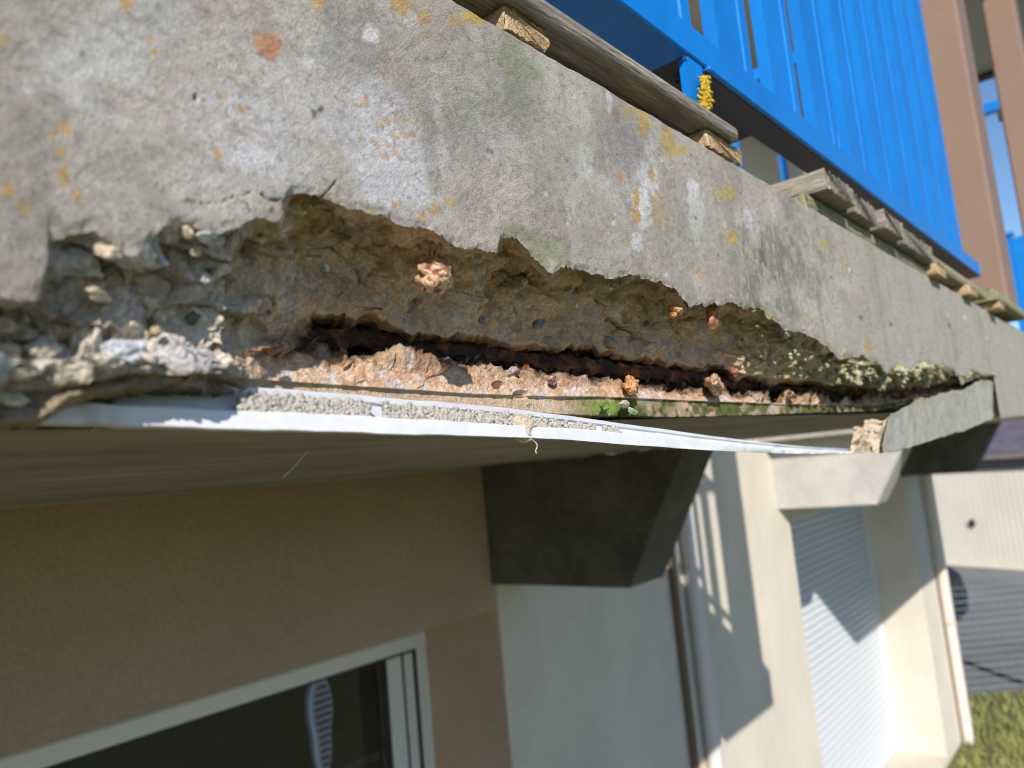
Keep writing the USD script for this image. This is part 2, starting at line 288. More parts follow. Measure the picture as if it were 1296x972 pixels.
def blob(cx, cy, rx_, ry, c, s=1.0, soft=.35, seed=0, rough=.5):
    global col
    k = .094; dx = (ux - cx) + (uy - cy) * -.0; dy = uy - cy; dx = dx + dy * -.12
    m = (np.abs(dx) < rx_ * 3.2 + 4) & (np.abs(dy) < ry * 3.2 + 4)
    if not m.any(): return
    sz = np.interp(cx, [0, 575, 940, 1165, 1290], [.166, .304, .515, .9, 1.55]) / FPX; fr = 1.5 / ((rx_ * ry) ** .5 * sz)
    d = np.sqrt((dx[m] / rx_) ** 2 + (dy[m] / ry) ** 2) + (fbm(wob[m] * fr + seed * 3.1, 4, seed) - .5) * 2.6 * rough
    k = np.clip((1 - d) / soft + .5, 0, 1) * s * (.65 + .7 * fbm(wob[m] * 700, 2, 3)); col[m] = mixc(col[m], c, k)
WHITE, ORANGE, YEL, GRN, DRK = [.64, .63, .64], [.50, .30, .085], [.50, .37, .08], [.20, .24, .12], [.12, .12, .11]
blob(470, 150, 36, 52, [.55, .54, .56], .8, .8, 1, .6); blob(497, 212, 52, 56, [.57, .56, .585], .85, .6, 45, .5); blob(440, 60, 30, 60, [.24, .235, .22], .5, .8, 2, .7); blob(545, 190, 9, 70, [.25, .245, .23], .45, .6, 44, .4)
blob(125, 90, 70, 45, [.57, .565, .56], .6, .9, 3, .9); blob(330, 160, 90, 60, [.56, .555, .57], .55, .9, 4, 1.0); blob(320, 200, 26, 14, [.66, .66, .69], .7, .5, 5, .8); blob(190, 20, 60, 26, [.47, .47, .47], .5, .8, 6, .9)
for (a, b, c, d, s) in ((470, 43, 10, 13, .8), (392, 76, 8, 9, .7), (34, 112, 6, 8, .6), (70, 290, 5, 5, .6), (813, 262, 12, 24, .9), (820, 226, 12, 20, .8), (880, 265, 10, 36, .85), (947, 277, 5, 14, .75), (741, 205, 10, 24, .5), (771, 128, 4, 16, .7), (552, 120, 5, 60, .25), (806, 306, 7, 14, .7)):
    blob(a, b, c, d, WHITE, s, .3, int(a), .4)
blob(340, 58, 15, 19, [.50, .24, .12], .85, .4, 7, .5)
rg = random.Random(5)
for (a, b, r) in ((83, 162, 7), (68, 172, 5), (78, 192, 5), (79, 217, 7), (80, 232, 6), (97, 248, 6), (30, 264, 7), (11, 241, 8), (160, 4, 9), (4, 49, 7), (402, 4, 8), (283, 121, 5), (275, 196, 6), (190, 52, 4), (196, 66, 4), (550, 265, 6), (535, 274, 5), (570, 256, 5), (575, 28, 8), (509, 6, 13), (538, 22, 9), (540, 45, 4)):
    blob(a, b, r, r * 1.1, ORANGE, .72, .6, int(a * 3 + b), .6)
for i in range(34):
    a, b = 486 + rg.gauss(0, 19), 172 + rg.gauss(0, 38); blob(a, b, rg.uniform(2, 5), rg.uniform(2, 5.5), [.46, .30, .13], .65, .7, i, .7)
for i in range(60):
    a = rg.uniform(40, 1250); t = rg.random(); b = rimc(a) - 8 - t * 0.75 * max(30, rimc(a) - max(0, (a - 575) * .59)); r = rg.uniform(1.2, 3.2) * (1.2 if a < 700 else .9)
    blob(a, b, r, r * 1.3, rg.choice([WHITE, ORANGE, [.10, .10, .09], [.42, .33, .24], WHITE]), .75, .5, i + 90, .5)
for (a, b, rx_, ry, c, s) in ((600, 22, 17, 9, YEL, .9), (815, 158, 8, 14, YEL, .9), (845, 177, 9, 22, [.44, .31, .10], .8), (797, 140, 16, 8, YEL, .5), (779, 146, 6, 10, [.34, .22, .14], .9), (805, 250, 4, 10, ORANGE, .9), (806, 272, 5, 10, ORANGE, .9), (834, 268, 10, 26, [.48, .31, .18], .6), (825, 220, 4, 9, ORANGE, .8), (786, 224, 6, 8, [.5, .3, .15], .6),
                            (928, 301, 8, 8, YEL, .9), (918, 245, 14, 8, YEL, .6), (960, 348, 5, 9, ORANGE, .7), (1043, 309, 7, 5, YEL, .9), (885, 345, 4, 9, ORANGE, .5), (1066, 330, 8, 22, [.45, .36, .24], .4), (1098, 437, 5, 8, ORANGE, .5), (948, 318, 6, 6, YEL, .6), (1022, 404, 6, 10, [.4, .3, .14], .5), (860, 190, 12, 6, YEL, .6), (972, 400, 8, 5, YEL, .5)):
    blob(a, b, rx_, ry, c, s, .4, int(a + b), .55)
blob(660, 92, 22, 48, GRN, .6, .8, 21, .7); blob(684, 320, 30, 18, [.26, .29, .15], .7, .6, 22, .7); blob(655, 295, 26, 10, [.17, .20, .10], .6, .7, 27, .7); blob(966, 325, 4, 20, [.035, .045, .02], .9, .4, 23, .5); blob(957, 390, 30, 9, GRN, .6, .6, 24, .7)
blob(705, 190, 50, 60, [.33, .34, .27], .4, .9, 33, .9); blob(860, 300, 60, 40, [.33, .32, .26], .4, .9, 34, .9); blob(610, 240, 50, 50, [.36, .30, .25], .4, .9, 35, .9); blob(540, 60, 50, 40, [.29, .265, .235], .45, .9, 36, .9)
blob(790, 185, 32, 52, [.20, .20, .215], .55, .9, 25, .8); blob(612, 145, 60, 60, [.25, .245, .235], .45, .9, 26, .8); blob(990, 335, 48, 62, [.19, .175, .155], .7, .6, 28, 1.0); blob(600, 140, 26, 26, [.30, .31, .25], .4, .6, 29, .8)
m = (np.abs(ux - 995) < 60) & (uy > 280) & (uy < 410); pk = np.zeros(len(V)); pk[m] = np.clip((fbm(np.stack([V[m, 0] * 260, V[m, 1], V[m, 2] * 90], -1), 3, 31) - .52) * 9, 0, 1); col = mixc(col, [.40, .38, .33], pk * .8)
specks = np.clip((fbm(wob * 420, 2, 40) - .66) * 14, 0, 1); col = mixc(col, [.16, .15, .13], specks * .35)
# hairline cracks and a pin hole
depth = np.zeros(len(V))
def crack(pts, w, dp):
    global col, depth
    p = np.array(pts, float); q = np.stack([ux, uy], 1); best = np.full(len(q), 1e9); m = (ux > p[:, 0].min() - 12) & (ux < p[:, 0].max() + 12) & (uy > p[:, 1].min() - 12) & (uy < p[:, 1].max() + 12); qq = q[m]; bb = best[m]
    jit = (fbm(wob[m] * 500, 3, 77) - .5) * 5
    for a, b in zip(p[:-1], p[1:]):
        d = b - a; t = np.clip(((qq - a) @ d) / (d @ d), 0, 1); bb = np.minimum(bb, np.abs(np.linalg.norm(qq - a - t[:, None] * d, axis=1) + jit * .4))
    best[m] = bb; k = np.clip(1.4 - best / w, 0, 1); depth = np.maximum(depth, k * dp); col = mixc(col, [.13, .10, .075], k * .75)
crack([(232, 252), (257, 258), (285, 254), (300, 247), (320, 243)], .9, .0007); crack([(332, 246), (343, 253), (358, 255)], 1.6, .0014); crack([(300, 247), (311, 254), (318, 268)], .7, .0006); crack([(425, 230), (417, 240), (408, 249)], 1.0, .0008)
crack([(247, 123), (248, 124)], 2.4, .002)
V[:, 1] += depth + (n1 - .5) * .0022 * np.clip((H - 8 - np.repeat(np.arange(H), W_)) / 30, 0, 1) * np.clip(np.repeat(np.arange(H), W_) / 12, 0, 1) + (n3 - .5) * .0006
# chipped edge just above the rim
rowi = np.repeat(np.arange(H), W_); V[:, 1] += np.where(rowi < 5, (5 - rowi) / 5 * .0012 * np.clip(fbm(wob * 200, 3, 17) * 3 - .9, 0, 1.5), 0)
rimpts = V.reshape(H, W_, 3)[0, :len(rx)].copy(); rimcol = col.reshape(H, W_, 3)[0, :len(rx)].copy()
put('front_face', trimesh.Trimesh(V, F, process=False), 'old_concrete', slab, smooth=True, tint=np.clip(col, 0, 1))
print('front', len(F))

# the hollow: profile curves in the photograph, each on its own depth
gtop = curve([(-70, 440), (200, 438), (330, 436), (358, 426), (372, 408), (430, 402), (470, 403), (520, 425), (600, 432), (700, 441), (800, 452), (880, 464), (960, 480), (1060, 488), (1130, 492), (1200, 489), (1258, 481)])
gbot = curve([(-70, 448), (200, 446), (330, 444), (380, 446), (430, 449), (500, 453), (600, 463), (700, 474), (800, 483), (870, 490), (960, 499), (1060, 503), (1130, 503), (1200, 492), (1258, 483)])
lin1 = curve([(-70, 505), (0, 500), (60, 495), (170, 474), (300, 480), (450, 490), (600, 500), (700, 503), (760, 503), (900, 509), (1013, 513), (1110, 514), (1200, 495), (1258, 485)])
bott = curve([(-70, 534), (0, 531), (50, 526), (90, 510), (130, 496), (180, 487), (300, 494), (450, 506), (600, 519), (700, 526), (760, 529), (860, 530), (960, 527), (1013, 524), (1110, 521), (1200, 499), (1258, 487)])
def smooth1(a, k): 
    w = np.hanning(2 * k + 3)[1:-1]; w /= w.sum(); return np.convolve(np.pad(a, k + 0, mode='edge'), w, mode='valid')[:len(a)] if k else a
cz = np.zeros_like(cxs); nz = lambda s, o, sd: fbm(np.stack([cxs / s, cz, cz], -1), o, sd) - .5
L = np.clip((345 - cxs) / 60, 0, 1)                  # left of the rebar groove the concrete is only cracked open
Rr = np.clip((cxs - 900) / 190, 0, 1)
yj = rim(cxs); yr = smooth1(yj, 14); g1 = gtop(cxs) - 2 + nz(16, 3, 21) * 16 * (1 - Rr * .6); g2 = gbot(cxs) + 4 + nz(13, 3, 22) * 7 * (1 - Rr * .6); l1 = lin1(cxs); bo = bott(cxs)
yU = .036 * (1 - L) + .018 * L; yU = yU * (1 - .74 * Rr); yG = .041 * (1 - L) + .020 * L; yG = yG * (1 - .45 * Rr); Lg = np.clip((392 - cxs) / 36, 0, 1); yD = .064 * (1 - Lg) + .030 * Lg * (1 - L) + .023 * Lg * L; yD = yD * (1 - .25 * Rr); yB = .041 * (1 - L) + .020 * L; y1 = .036 * (1 - L) + .017 * L; yS = .0365 * (1 - L) + .020 * L
nl = np.clip((290 - cxs) / 85, 0, 1); nl = nl * nl * (3 - 2 * nl); y1 = y1 * (1 - nl) + .0065 * nl; yS = yS * (1 - nl) + .0085 * nl; yB = yB * (1 - nl) + .0025 * nl; yD = yD * (1 - nl) + .010 * nl
def frac(a, b, t): return a + (b - a) * t
hgt = np.maximum(g1 - yr, 3)
keys = [(yj, np.zeros_like(cxs), 0), (yj * .75 + yr * .25 + np.minimum(1.0, hgt * .02), .0045 * (1 - .3 * L) * (1 - .75 * Rr), 10), (yr + hgt * .05, .0115 * (1 - .3 * L) * (1 - .8 * Rr), 20), (frac(yr, g1, .22), frac(.020 * (1 - .3 * L) * (1 - .8 * Rr), yU, .55), 30), (frac(yr, g1, .55), yU, 44), (g1 - np.minimum(3, hgt * .2), yG, 50),
        (frac(g1, g2, .22), frac(yG, yD, .8), 22), (frac(g1, g2, .55), yD, 22), (frac(g1, g2, .86), frac(yD, yB, .45), 16), (g2 + .5, yB, 14), (frac(g2, l1, .5), frac(yB, y1, .5), 36), (l1 - 1.2, y1, 36), (l1 + .6, yS + .0016, 5), (np.maximum(bo, l1 + 2.5), yS + .0012, 34)]
rows = [rimpts]; rk = [0.0]; prev = rimpts
K = []
for i, (py, yy, n) in enumerate(keys):
    K.append(on(cxs, py, 1, yy) if i else rimpts)
for i in range(1, len(keys)):
    n = keys[i][2]
    for t in np.linspace(0, 1, n + 1)[1:]: rows.append(K[i - 1] * (1 - t) + K[i] * t); rk.append(i - 1 + t)
last = rows[-1]
for (yy, zz_) in ((.055, Z0 + .002), (.09, Z0 + .006)):
    e = last.copy(); e[:, 1] = np.maximum(e[:, 1] + .004, yy); e[:, 2] = np.maximum(e[:, 2], Z0 + .001); rows.append(e); rk.append(len(keys) + yy)
P = np.array(rows); rk = np.array(rk); HH, WW = P.shape[:2]
# relax the profile's corners a little, then break it up
Q = P.copy()
for _ in range(6): Q[1:-1] = .5 * Q[1:-1] + .25 * (Q[:-2] + Q[2:])
V = Q.reshape(-1, 3); F = grid_faces(HH, WW, True)
tm = trimesh.Trimesh(V, F, process=False); Nrm = np.array(tm.vertex_normals); Nrm *= np.where((Nrm @ np.array([-.45, -1, .1]) < 0)[:, None], -1, 1)
Nn = Nrm.reshape(HH, WW, 3)
from scipy.ndimage import gaussian_filter1d
Nn[:] = gaussian_filter1d(gaussian_filter1d(Nn, 9, axis=0, mode='nearest'), 16, axis=1, mode='nearest')
Nrm = Nn.reshape(-1, 3); Nrm /= np.linalg.norm(Nrm, axis=1, keepdims=True)
kk = np.repeat(rk, WW); cc = np.tile(cxs, HH); Lf = np.tile(L, HH); Lq = np.tile(Lg, HH); Rf = np.tile(Rr, HH)
h1, i1, e1 = cells(V, .017, 101, 1.0); h2, i2, e2 = cells(V, .0075, 102, 1.0); h3, i3, e3 = cells(V, .0034, 103, 1.0)
f1 = fbm(V * 55, 5, 51); f2 = fbm(V * 210, 4, 52); f3 = fbm(V * 620, 3, 53)
env = np.clip(kk / 2.0, 0, 1) * (np.clip((11.6 - kk) / 1.2, .10, 1) * (1 - Lf) + np.clip((13.4 - kk) / .8, .15, 1) * Lf)
low = np.clip((kk - 9) / .8, 0, 1) * (1 - Lf)        # the flatter band under the groove
grv = np.clip(1 - np.abs(kk - 7.1) / 1.7, 0, 1) * (1 - Lf) # the groove itself
h4, i4, e4 = cells(V * np.array([.55, 1, 1]), .024, 104, .9)
disp = (f1 - .5) * .017 * (1 - .88 * low) + h1 * .0044 * (.5 + .7 * Lf * np.clip((9.5 - kk) / 3, .25, 1)) * (1 - .92 * low) * (1 - .5 * grv) + h4 * .0050 * (1 - .85 * low) + h2 * .0013 * (1 - .8 * low) * (1 + .1 * Lf) + (f2 - .5) * .0048 * (1 - .62 * low) * (1 - .45 * Lf * np.clip((kk - 5) / 3, 0, 1)) + (f3 - .5) * .0013
lip = np.clip(1 - np.abs(kk - 5.2) / .9, 0, 1) * (1 - Lf); disp = disp * (1 - lip) + lip * ((f1 - .5) * .012 + h4 * .003)
disp -= np.clip(.06 - e4, 0, .06) / .06 * .0022 * (fbm(V * 30, 2, 60) > .52) * (1 - low) * (1 - grv)
# flakes stepping down on the right where moss grows
flk = np.sin((V[:, 2] - V[:, 0] * .12 + (fbm(V * 45, 3, 66) - .5) * .05) * 2 * np.pi / .016); disp += Rf * (1 - lip) * (np.clip(flk, -1, 1) ** 3 * .0040 + h1 * .0055 + h2 * .0035)
disp = np.where(disp > 0, disp * np.where(kk < 4.5, .9, 1), disp)
# two pits pressed into the lower band to stand for drop-shaped cast shadows
for (a, b, r, dp) in ((632, 487, 8, .012), (659, 500, 9, .012)):
    pq = proj(V); d = np.hypot((pq[:, 0] - a) / r, (pq[:, 1] - b) / (r * .62)); disp -= dp * np.clip((1.15 - d) / .3, 0, 1) * (kk > 9)
V = V + Nrm * (disp * env)[:, None]
V.reshape(HH, WW, 3)[0] = rimpts
pq = proj(V); ux, uy = pq[:, 0], pq[:, 1]; wob = V
r1, r2, r3 = ids_random(i1, 1), ids_random(i2, 2), ids_random(i3, 3)
col = np.repeat(np.array([[.60, .43, .285]]), len(V), 0)
col = mixc(col, [.66, .50, .35], np.clip((f1 - .5) * 5, 0, 1) * .7); col = mixc(col, [.36, .20, .11], np.clip((.47 - f2) * 6, 0, 1) * .5)
col = mixc(col, [.56, .51, .43], Lf * .85); col = mixc(col, [.36, .27, .17], Lf * np.clip((f1 - .52) * 7, 0, 1) * .8)
col = mixc(col, [.46, .44, .42], (r2 > .84) * .6 * np.clip(e2 * 6, 0, 1)); col = mixc(col, [.46, .47, .51], np.clip(e1 * 5, 0, 1) * (r1 > .80) * (.25 + .25 * Lf)); col = mixc(col, [.60, .54, .44], Lf * np.clip(e1 * 5, 0, 1) * ((r1 > .62) & (r1 < .72)) * .7); col = mixc(col, [.24, .22, .20], (r2 < .06) * .55 * np.clip(e2 * 6, 0, 1))
col = mixc(col, [.47, .44, .40], Lf * ((r2 > .62) & (r2 < .74)) * .7)
col = mixc(col, [.56, .41, .30], low * .8); col = mixc(col, [.54, .52, .53], low * ((r2 > .74) & (e2 > .05)) * .65); col = mixc(col, [.50, .28, .15], low * np.clip((f2 - .55) * 7, 0, 1) * .5)
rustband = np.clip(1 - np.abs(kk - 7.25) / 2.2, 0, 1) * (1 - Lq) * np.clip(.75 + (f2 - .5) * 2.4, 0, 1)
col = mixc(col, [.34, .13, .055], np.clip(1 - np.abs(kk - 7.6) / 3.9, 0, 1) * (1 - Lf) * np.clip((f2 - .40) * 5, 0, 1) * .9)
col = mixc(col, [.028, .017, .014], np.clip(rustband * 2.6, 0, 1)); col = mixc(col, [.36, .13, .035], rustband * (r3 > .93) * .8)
col = mixc(col, [.07, .085, .030], np.clip((1.9 - kk) / 1.5, 0, 1) * np.clip((ux - 560) / 250, 0, 1) * np.clip((f2 - .36) * 5, 0, 1) * .8)
col = mixc(col, [.24, .25, .13], Rf * np.clip((7.0 - kk) / 2, 0, 1) * np.clip(.4 + (f1 - .4) * 3, 0, 1) * .8); col = mixc(col, [.50, .50, .33], Rf * np.clip((5.6 - kk) / 1, 0, 1) * np.clip((f2 - .44) * 9, 0, 1) * .8)
g = np.clip(1 - np.abs(ux - 860) / 230, 0, 1); col = mixc(col, [.085, .11, .045], g * np.clip((3.6 - kk) / 1.6, 0, 1) * np.clip((f1 - .42) * 6, 0, 1) * .7)
ledge = np.clip((kk - 11.1) / .4, 0, 1) * np.clip((ux - 700) / 70, 0, 1); col = mixc(col, [.13, .125, .040], ledge * np.clip(.35 + (f1 - .35) * 4, 0, 1)); col = mixc(col, [.05, .075, .02], ledge * np.clip((f2 - .5) * 8, 0, 1) * .8)
col = mixc(col, [.20, .30, .06], np.clip(1 - np.hypot((ux - 765) / 34, (uy - 515) / 12), 0, 1) * 1.6 * (.4 + f2)); col = mixc(col, [.50, .37, .26], np.clip((kk - 11.1) / .4, 0, 1) * np.clip((720 - ux) / 60, 0, 1) * (1 - Lf) * .8)
col = mixc(col, [.20, .145, .085], Lf * np.clip((kk - 9.8) / 1.5, 0, 1) * .8)
top = np.clip((.7 - kk) / .7, 0, 1); col = col * (1 - top[:, None] * .4) + np.tile(rimcol, (HH, 1)) * top[:, None] * .4
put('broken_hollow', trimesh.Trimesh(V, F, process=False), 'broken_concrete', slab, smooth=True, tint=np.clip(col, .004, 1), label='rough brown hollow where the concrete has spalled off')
print('hollow', len(F))
HV = V.reshape(HH, WW, 3); HT = cKDTree(pq[(kk > .5) & (kk < 12)]); HP = V[(kk > .5) & (kk < 12)]; HN = Nrm[(kk > .5) & (kk < 12)]
def surf(px, py):
    d, i = HT.query((px, py)); return HP[i], HN[i]
# body of the slab behind, soffit
put('soffit', (lambda g: trimesh.Trimesh(g, grid_faces(60, 160), process=False))(np.stack([np.tile(np.linspace(-1.4, SEND - .001, 160), 60), np.repeat(np.linspace(.0385, D - .001, 60), 160), np.zeros(9600)], -1) + np.array([0, 0, Z0]) + np.c_[np.zeros((9600, 2)), (fbm(np.stack([np.tile(np.linspace(-1.4, SEND, 160), 60) * 3, np.repeat(np.linspace(0, D, 60), 160) * 14, np.zeros(9600)], -1), 4, 4) - .5) * .004]), 'soffit_concrete', slab, smooth=True)
put('slab_core', box(-1.4, SEND - .002, .118, D - .0012, Z0 + .006, ZT + .0005), 'plain_concrete', slab)
put('slab_core', box(-1.4, float(xs[0]) - .0005, .0, .1175, Z0 + .002, ZT), 'plain_concrete', slab)
put('slab_core', box(1.455, SEND - .0025, .0015, .1175, .0135, ZT - .003), 'plain_concrete', slab)
# the loosened piece that hangs at the right end of the hollow
def hanging():
    cx = np.linspace(1117, 1256.5, 230); tp = curve([(1117, 560), (1120, 548), (1124, 530), (1127, 525), (1147, 514), (1167, 504), (1193, 497), (1219, 493), (1235, 483), (1250, 480), (1257, 483)])(cx); bt = curve([(1117, 572), (1125, 572), (1147, 568), (1175, 559), (1219, 546), (1257, 530)])(cx)
    z = np.zeros_like(cx); tp = tp + (fbm(np.stack([cx / 6, z, z], -1), 3, 71) - .5) * 6; bt = bt + (fbm(np.stack([cx / 5, z, z], -1), 3, 72) - .5) * 3
    n = 40; rows = []
    for t in np.linspace(0, 1, n): rows.append(on(cx, bt + (tp - bt) * t, 1, -.0012))
    P = np.array(rows); f = P.copy()
    for (dy, k) in ((.0015, .0), (.008, -.001), (.02, -.004), (.034, -.006)):
        e = f[-1].copy(); e[:, 1] += dy + .0012; e[:, 0] += (dy + .001) * 3.4; e[:, 2] += k * 1.0; P = np.concatenate([P, e[None]], 0)
    for (dy, k) in ((.0012, .0), (.01, .001), (.034, .004)):
        e = f[0].copy(); e[:, 1] += dy + .0012; e[:, 0] += (dy + .001) * 3.4; e[:, 2] += k; P = np.concatenate([e[None], P], 0)
    h, w = P.shape[:2]; V = P.reshape(-1, 3); V += np.c_[np.zeros(len(V)), (fbm(V * 70, 4, 73) - .5) * .003, (fbm(V * 130, 3, 74) - .5) * .002]
    st = fbm(np.stack([V[:, 0] * 60, V[:, 1], V[:, 2] * 12], -1), 3, 12); c = np.repeat([[.37, .36, .32]], len(V), 0) * (.8 + .4 * fbm(V * 60, 4, 75))[:, None]; c = mixc(c, [.46, .45, .41], np.clip((st - .5) * 6, 0, 1) * .5)
    c = mixc(c, [.33, .33, .19], (np.repeat(np.arange(h), w) > 36) * np.clip((fbm(V * 120, 3, 76) - .42) * 6, 0, 1) * .7)
    return trimesh.Trimesh(V, grid_faces(h, w), process=False), c
m, c = hanging(); put('hanging_chunk', m, 'old_concrete', slab, smooth=True, tint=c, label='cracked lower corner of the slab hanging loose')
def stump():
    rows = []
    for s in np.linspace(0, 1, 60):
        ya = s * .030; pxt, pyt = 1125 - 44 * s, 527 + 12 * s + 3 * math.sin(s * 9); pxb, pyb = 1118 - 42 * s, 573 - 2 * s
        rows.append([on(np.array(pxt + (pxb - pxt) * t), np.array(pyt + (pyb - pyt) * t), 1, ya) for t in np.linspace(0, 1, 60)])
    P = np.array(rows); V = P.reshape(-1, 3); h, i, e = cells(V, .009, 81, 1.); V = V + ((h * .004 + (fbm(V * 150, 4, 82) - .5) * .008) * np.clip(np.repeat(np.arange(60), 60) / 4, 0, 1))[:, None] * np.array([-.8, -.2, .4])
    c = np.repeat([[.56, .47, .36]], len(V), 0) * (.75 + .5 * fbm(V * 120, 3, 83))[:, None]; c = mixc(c, [.30, .24, .18], (ids_random(i, 5) > .85) * .6)
    return trimesh.Trimesh(V, grid_faces(60, 60), process=False), c
m, c = stump(); put('fresh_break', m, 'broken_concrete', slab, smooth=True, tint=c, label='pale freshly broken end face of the hanging corner')
# stones and rust that stick out of the hollow
RED, BROWN, PALE, BLUE, CREAM = [.42, .17, .09], [.30, .16, .08], [.62, .55, .44], [.50, .52, .58], [.60, .50, .36]
def lump(name, px, py, w, h, c, out=.0, seed=0, rough=.4, c2=None, lab=None, sub=3):
    p, n = surf(px, py); q = (p - EYE) @ CAM.T; s = q[2] / FPX
    m = rock(1.0, seed, rough=rough, sub=sub); v = np.array(m.vertices); v = np.stack([v[:, 0] * w * s * .62, v[:, 1] * min(w, h) * s * .5, v[:, 2] * h * s * .5], -1)
    a = .35 + seed % 5 * .06; v = v @ np.array([[math.cos(a), math.sin(a), 0], [-math.sin(a), math.cos(a), 0], [0, 0, 1]]); v += on(np.array(float(px)), np.array(float(py)), 1, p[1] - out * .8)
    cc = np.repeat([c], len(v), 0).astype(float) * (.7 + .6 * fbm(v * 300, 3, seed))[:, None]
    if c2 is not None: cc = mixc(cc, c2, np.clip((fbm(v * 420, 3, seed + 9) - .46) * 9, 0, 1))
    put(name, trimesh.Trimesh(v, m.faces, process=False), 'rust' if 'rust' in name else 'broken_concrete', slab, smooth=True, tint=np.clip(cc, .01, 1), label=lab)
lump('rust_lump', 551, 352, 40, 38, [.62, .42, .25], .030, 3, .7, [.20, .07, .05], 'bright rusty stub sticking out of the hollow')
lump('rust_lump', 856, 396, 26, 18, [.62, .36, .16], .026, 4, .6, [.30, .10, .05]); lump('rust_lump', 901, 404, 18, 32, [.60, .36, .20], .024, 5, .5, [.28, .10, .05])
lump('rust_lump', 796, 487, 26, 22, [.60, .36, .16], .010, 6, .8, [.45, .18, .06]); lump('rust_lump', 905, 490, 60, 24, [.60, .45, .31], .009, 7, .8, [.40, .2, .11]); lump('rust_lump', 930, 472, 20, 12, [.40, .19, .11], .008, 8, .7)
lump('rust_lump', 1000, 501, 26, 12, [.60, .47, .34], .010, 9, .8, [.40, .2, .12]); lump('rust_lump', 700, 482, 26, 12, [.30, .12, .10], .004, 12, .5, [.42, .38, .40]); lump('rust_lump', 650, 470, 20, 14, [.40, .36, .37], .006, 13, .5, [.3, .15, .1])
for i, (a, b, w, h, c, o) in enumerate(((160, 443, 42, 36, [.60, .61, .66], .011), (184, 427, 12, 13, CREAM, .008), (198, 420, 12, 15, [.45, .36, .22], .006), (207, 403, 8, 8, CREAM, .010), (122, 370, 44, 20, CREAM, .006), (92, 326, 62, 44, [.58, .57, .56], .005), (138, 322, 30, 26, CREAM, .006), (8, 411, 30, 24, CREAM, .005),
        (10, 452, 34, 34, CREAM, .004), (54, 440, 30, 30, [.60, .55, .45], .004), (30, 474, 40, 20, CREAM, .003), (15, 503, 50, 20, [.60, .56, .42], .002), (262, 300, 28, 16, [.58, .55, .50], .009), (248, 318, 15, 20, CREAM, .007), (238, 293, 16, 16, CREAM, .006), (375, 266, 34, 16, CREAM, .006), (414, 268, 16, 9, CREAM, .006),
        (244, 402, 18, 24, [.16, .16, .15], .000), (335, 392, 18, 15, [.15, .15, .15], .000), (413, 339, 7, 10, [.70, .68, .66], .010), (610, 405, 14, 10, [.24, .25, .27], .001), (498, 298, 5, 5, [.8, .75, .62], .012), (680, 408, 26, 20, [.27, .26, .25], -.001), (772, 435, 30, 18, [.38, .36, .33], .003), (664, 356, 8, 12, [.78, .76, .70], .010),
        (730, 385, 5, 8, [.8, .8, .78], .010), (772, 365, 11, 6, [.72, .66, .45], .010), (818, 410, 16, 8, [.18, .17, .14], .001), (810, 491, 7, 8, [.72, .70, .64], .006))):
    lump('aggregate_stone', a, b, w, h, c, o, 30 + i, .55, [x * .72 for x in c], None, 4 if w > 12 else 3)
for i, (a, b, w, h, c) in enumerate(((790, 512, 34, 11, [.62, .55, .40]), (800, 521, 50, 10, [.50, .58, .34]), (668, 512, 20, 7, [.50, .52, .26]), (765, 513, 30, 14, [.16, .24, .06]))): lump('moss_cushion', a, b, w, h, c, .006, 80 + i, .5)
rg = random.Random(9)
for i in range(46):
    a = rg.uniform(930, 1225); t = rg.random(); b = rimc(a) + 4 + t * max(4, (gtop(a) - rimc(a) - 8) * .8); k = 1 - (a - 930) / 520
    lump('concrete_flake', a, b, rg.uniform(8, 22) * k, rg.uniform(4, 9) * k, rg.choice([[.52, .52, .34], [.46, .46, .30], [.60, .56, .42], [.26, .27, .15]]), rg.uniform(.006, .018), 100 + i, .5, [.2, .22, .1], None, 2)
# the corroded bar in the groove
bx = np.linspace(380, 1195, 260); by = gtop(bx) * .45 + gbot(bx) * .55; bz = np.zeros_like(bx); b3 = on(bx, by, 1, .055 - .014 * np.clip((bx - 960) / 200, 0, 1))
rad = .0044 * (1 + .35 * (fbm(np.stack([bx / 20, bz, bz], -1), 3, 91) - .5)); m = tube(b3, rad, 22); v = np.array(m.vertices); h, i, e = cells(v, .006, 92, 1.); nr = np.array(m.vertex_normals); v += nr * ((h * .0024 + (fbm(v * 260, 3, 93) - .5) * .006))[:, None]
c = np.repeat([[.055, .030, .024]], len(v), 0) * (.6 + .9 * fbm(v * 200, 4, 94))[:, None]; c = mixc(c, [.34, .12, .04], np.clip((fbm(v * 150, 4, 95) - .50) * 7, 0, 1) * .8)
put('rusty_bar', trimesh.Trimesh(v, m.faces, process=False), 'rust', slab, smooth=True, tint=c, label='flaking dark rusted reinforcing bar along the groove')

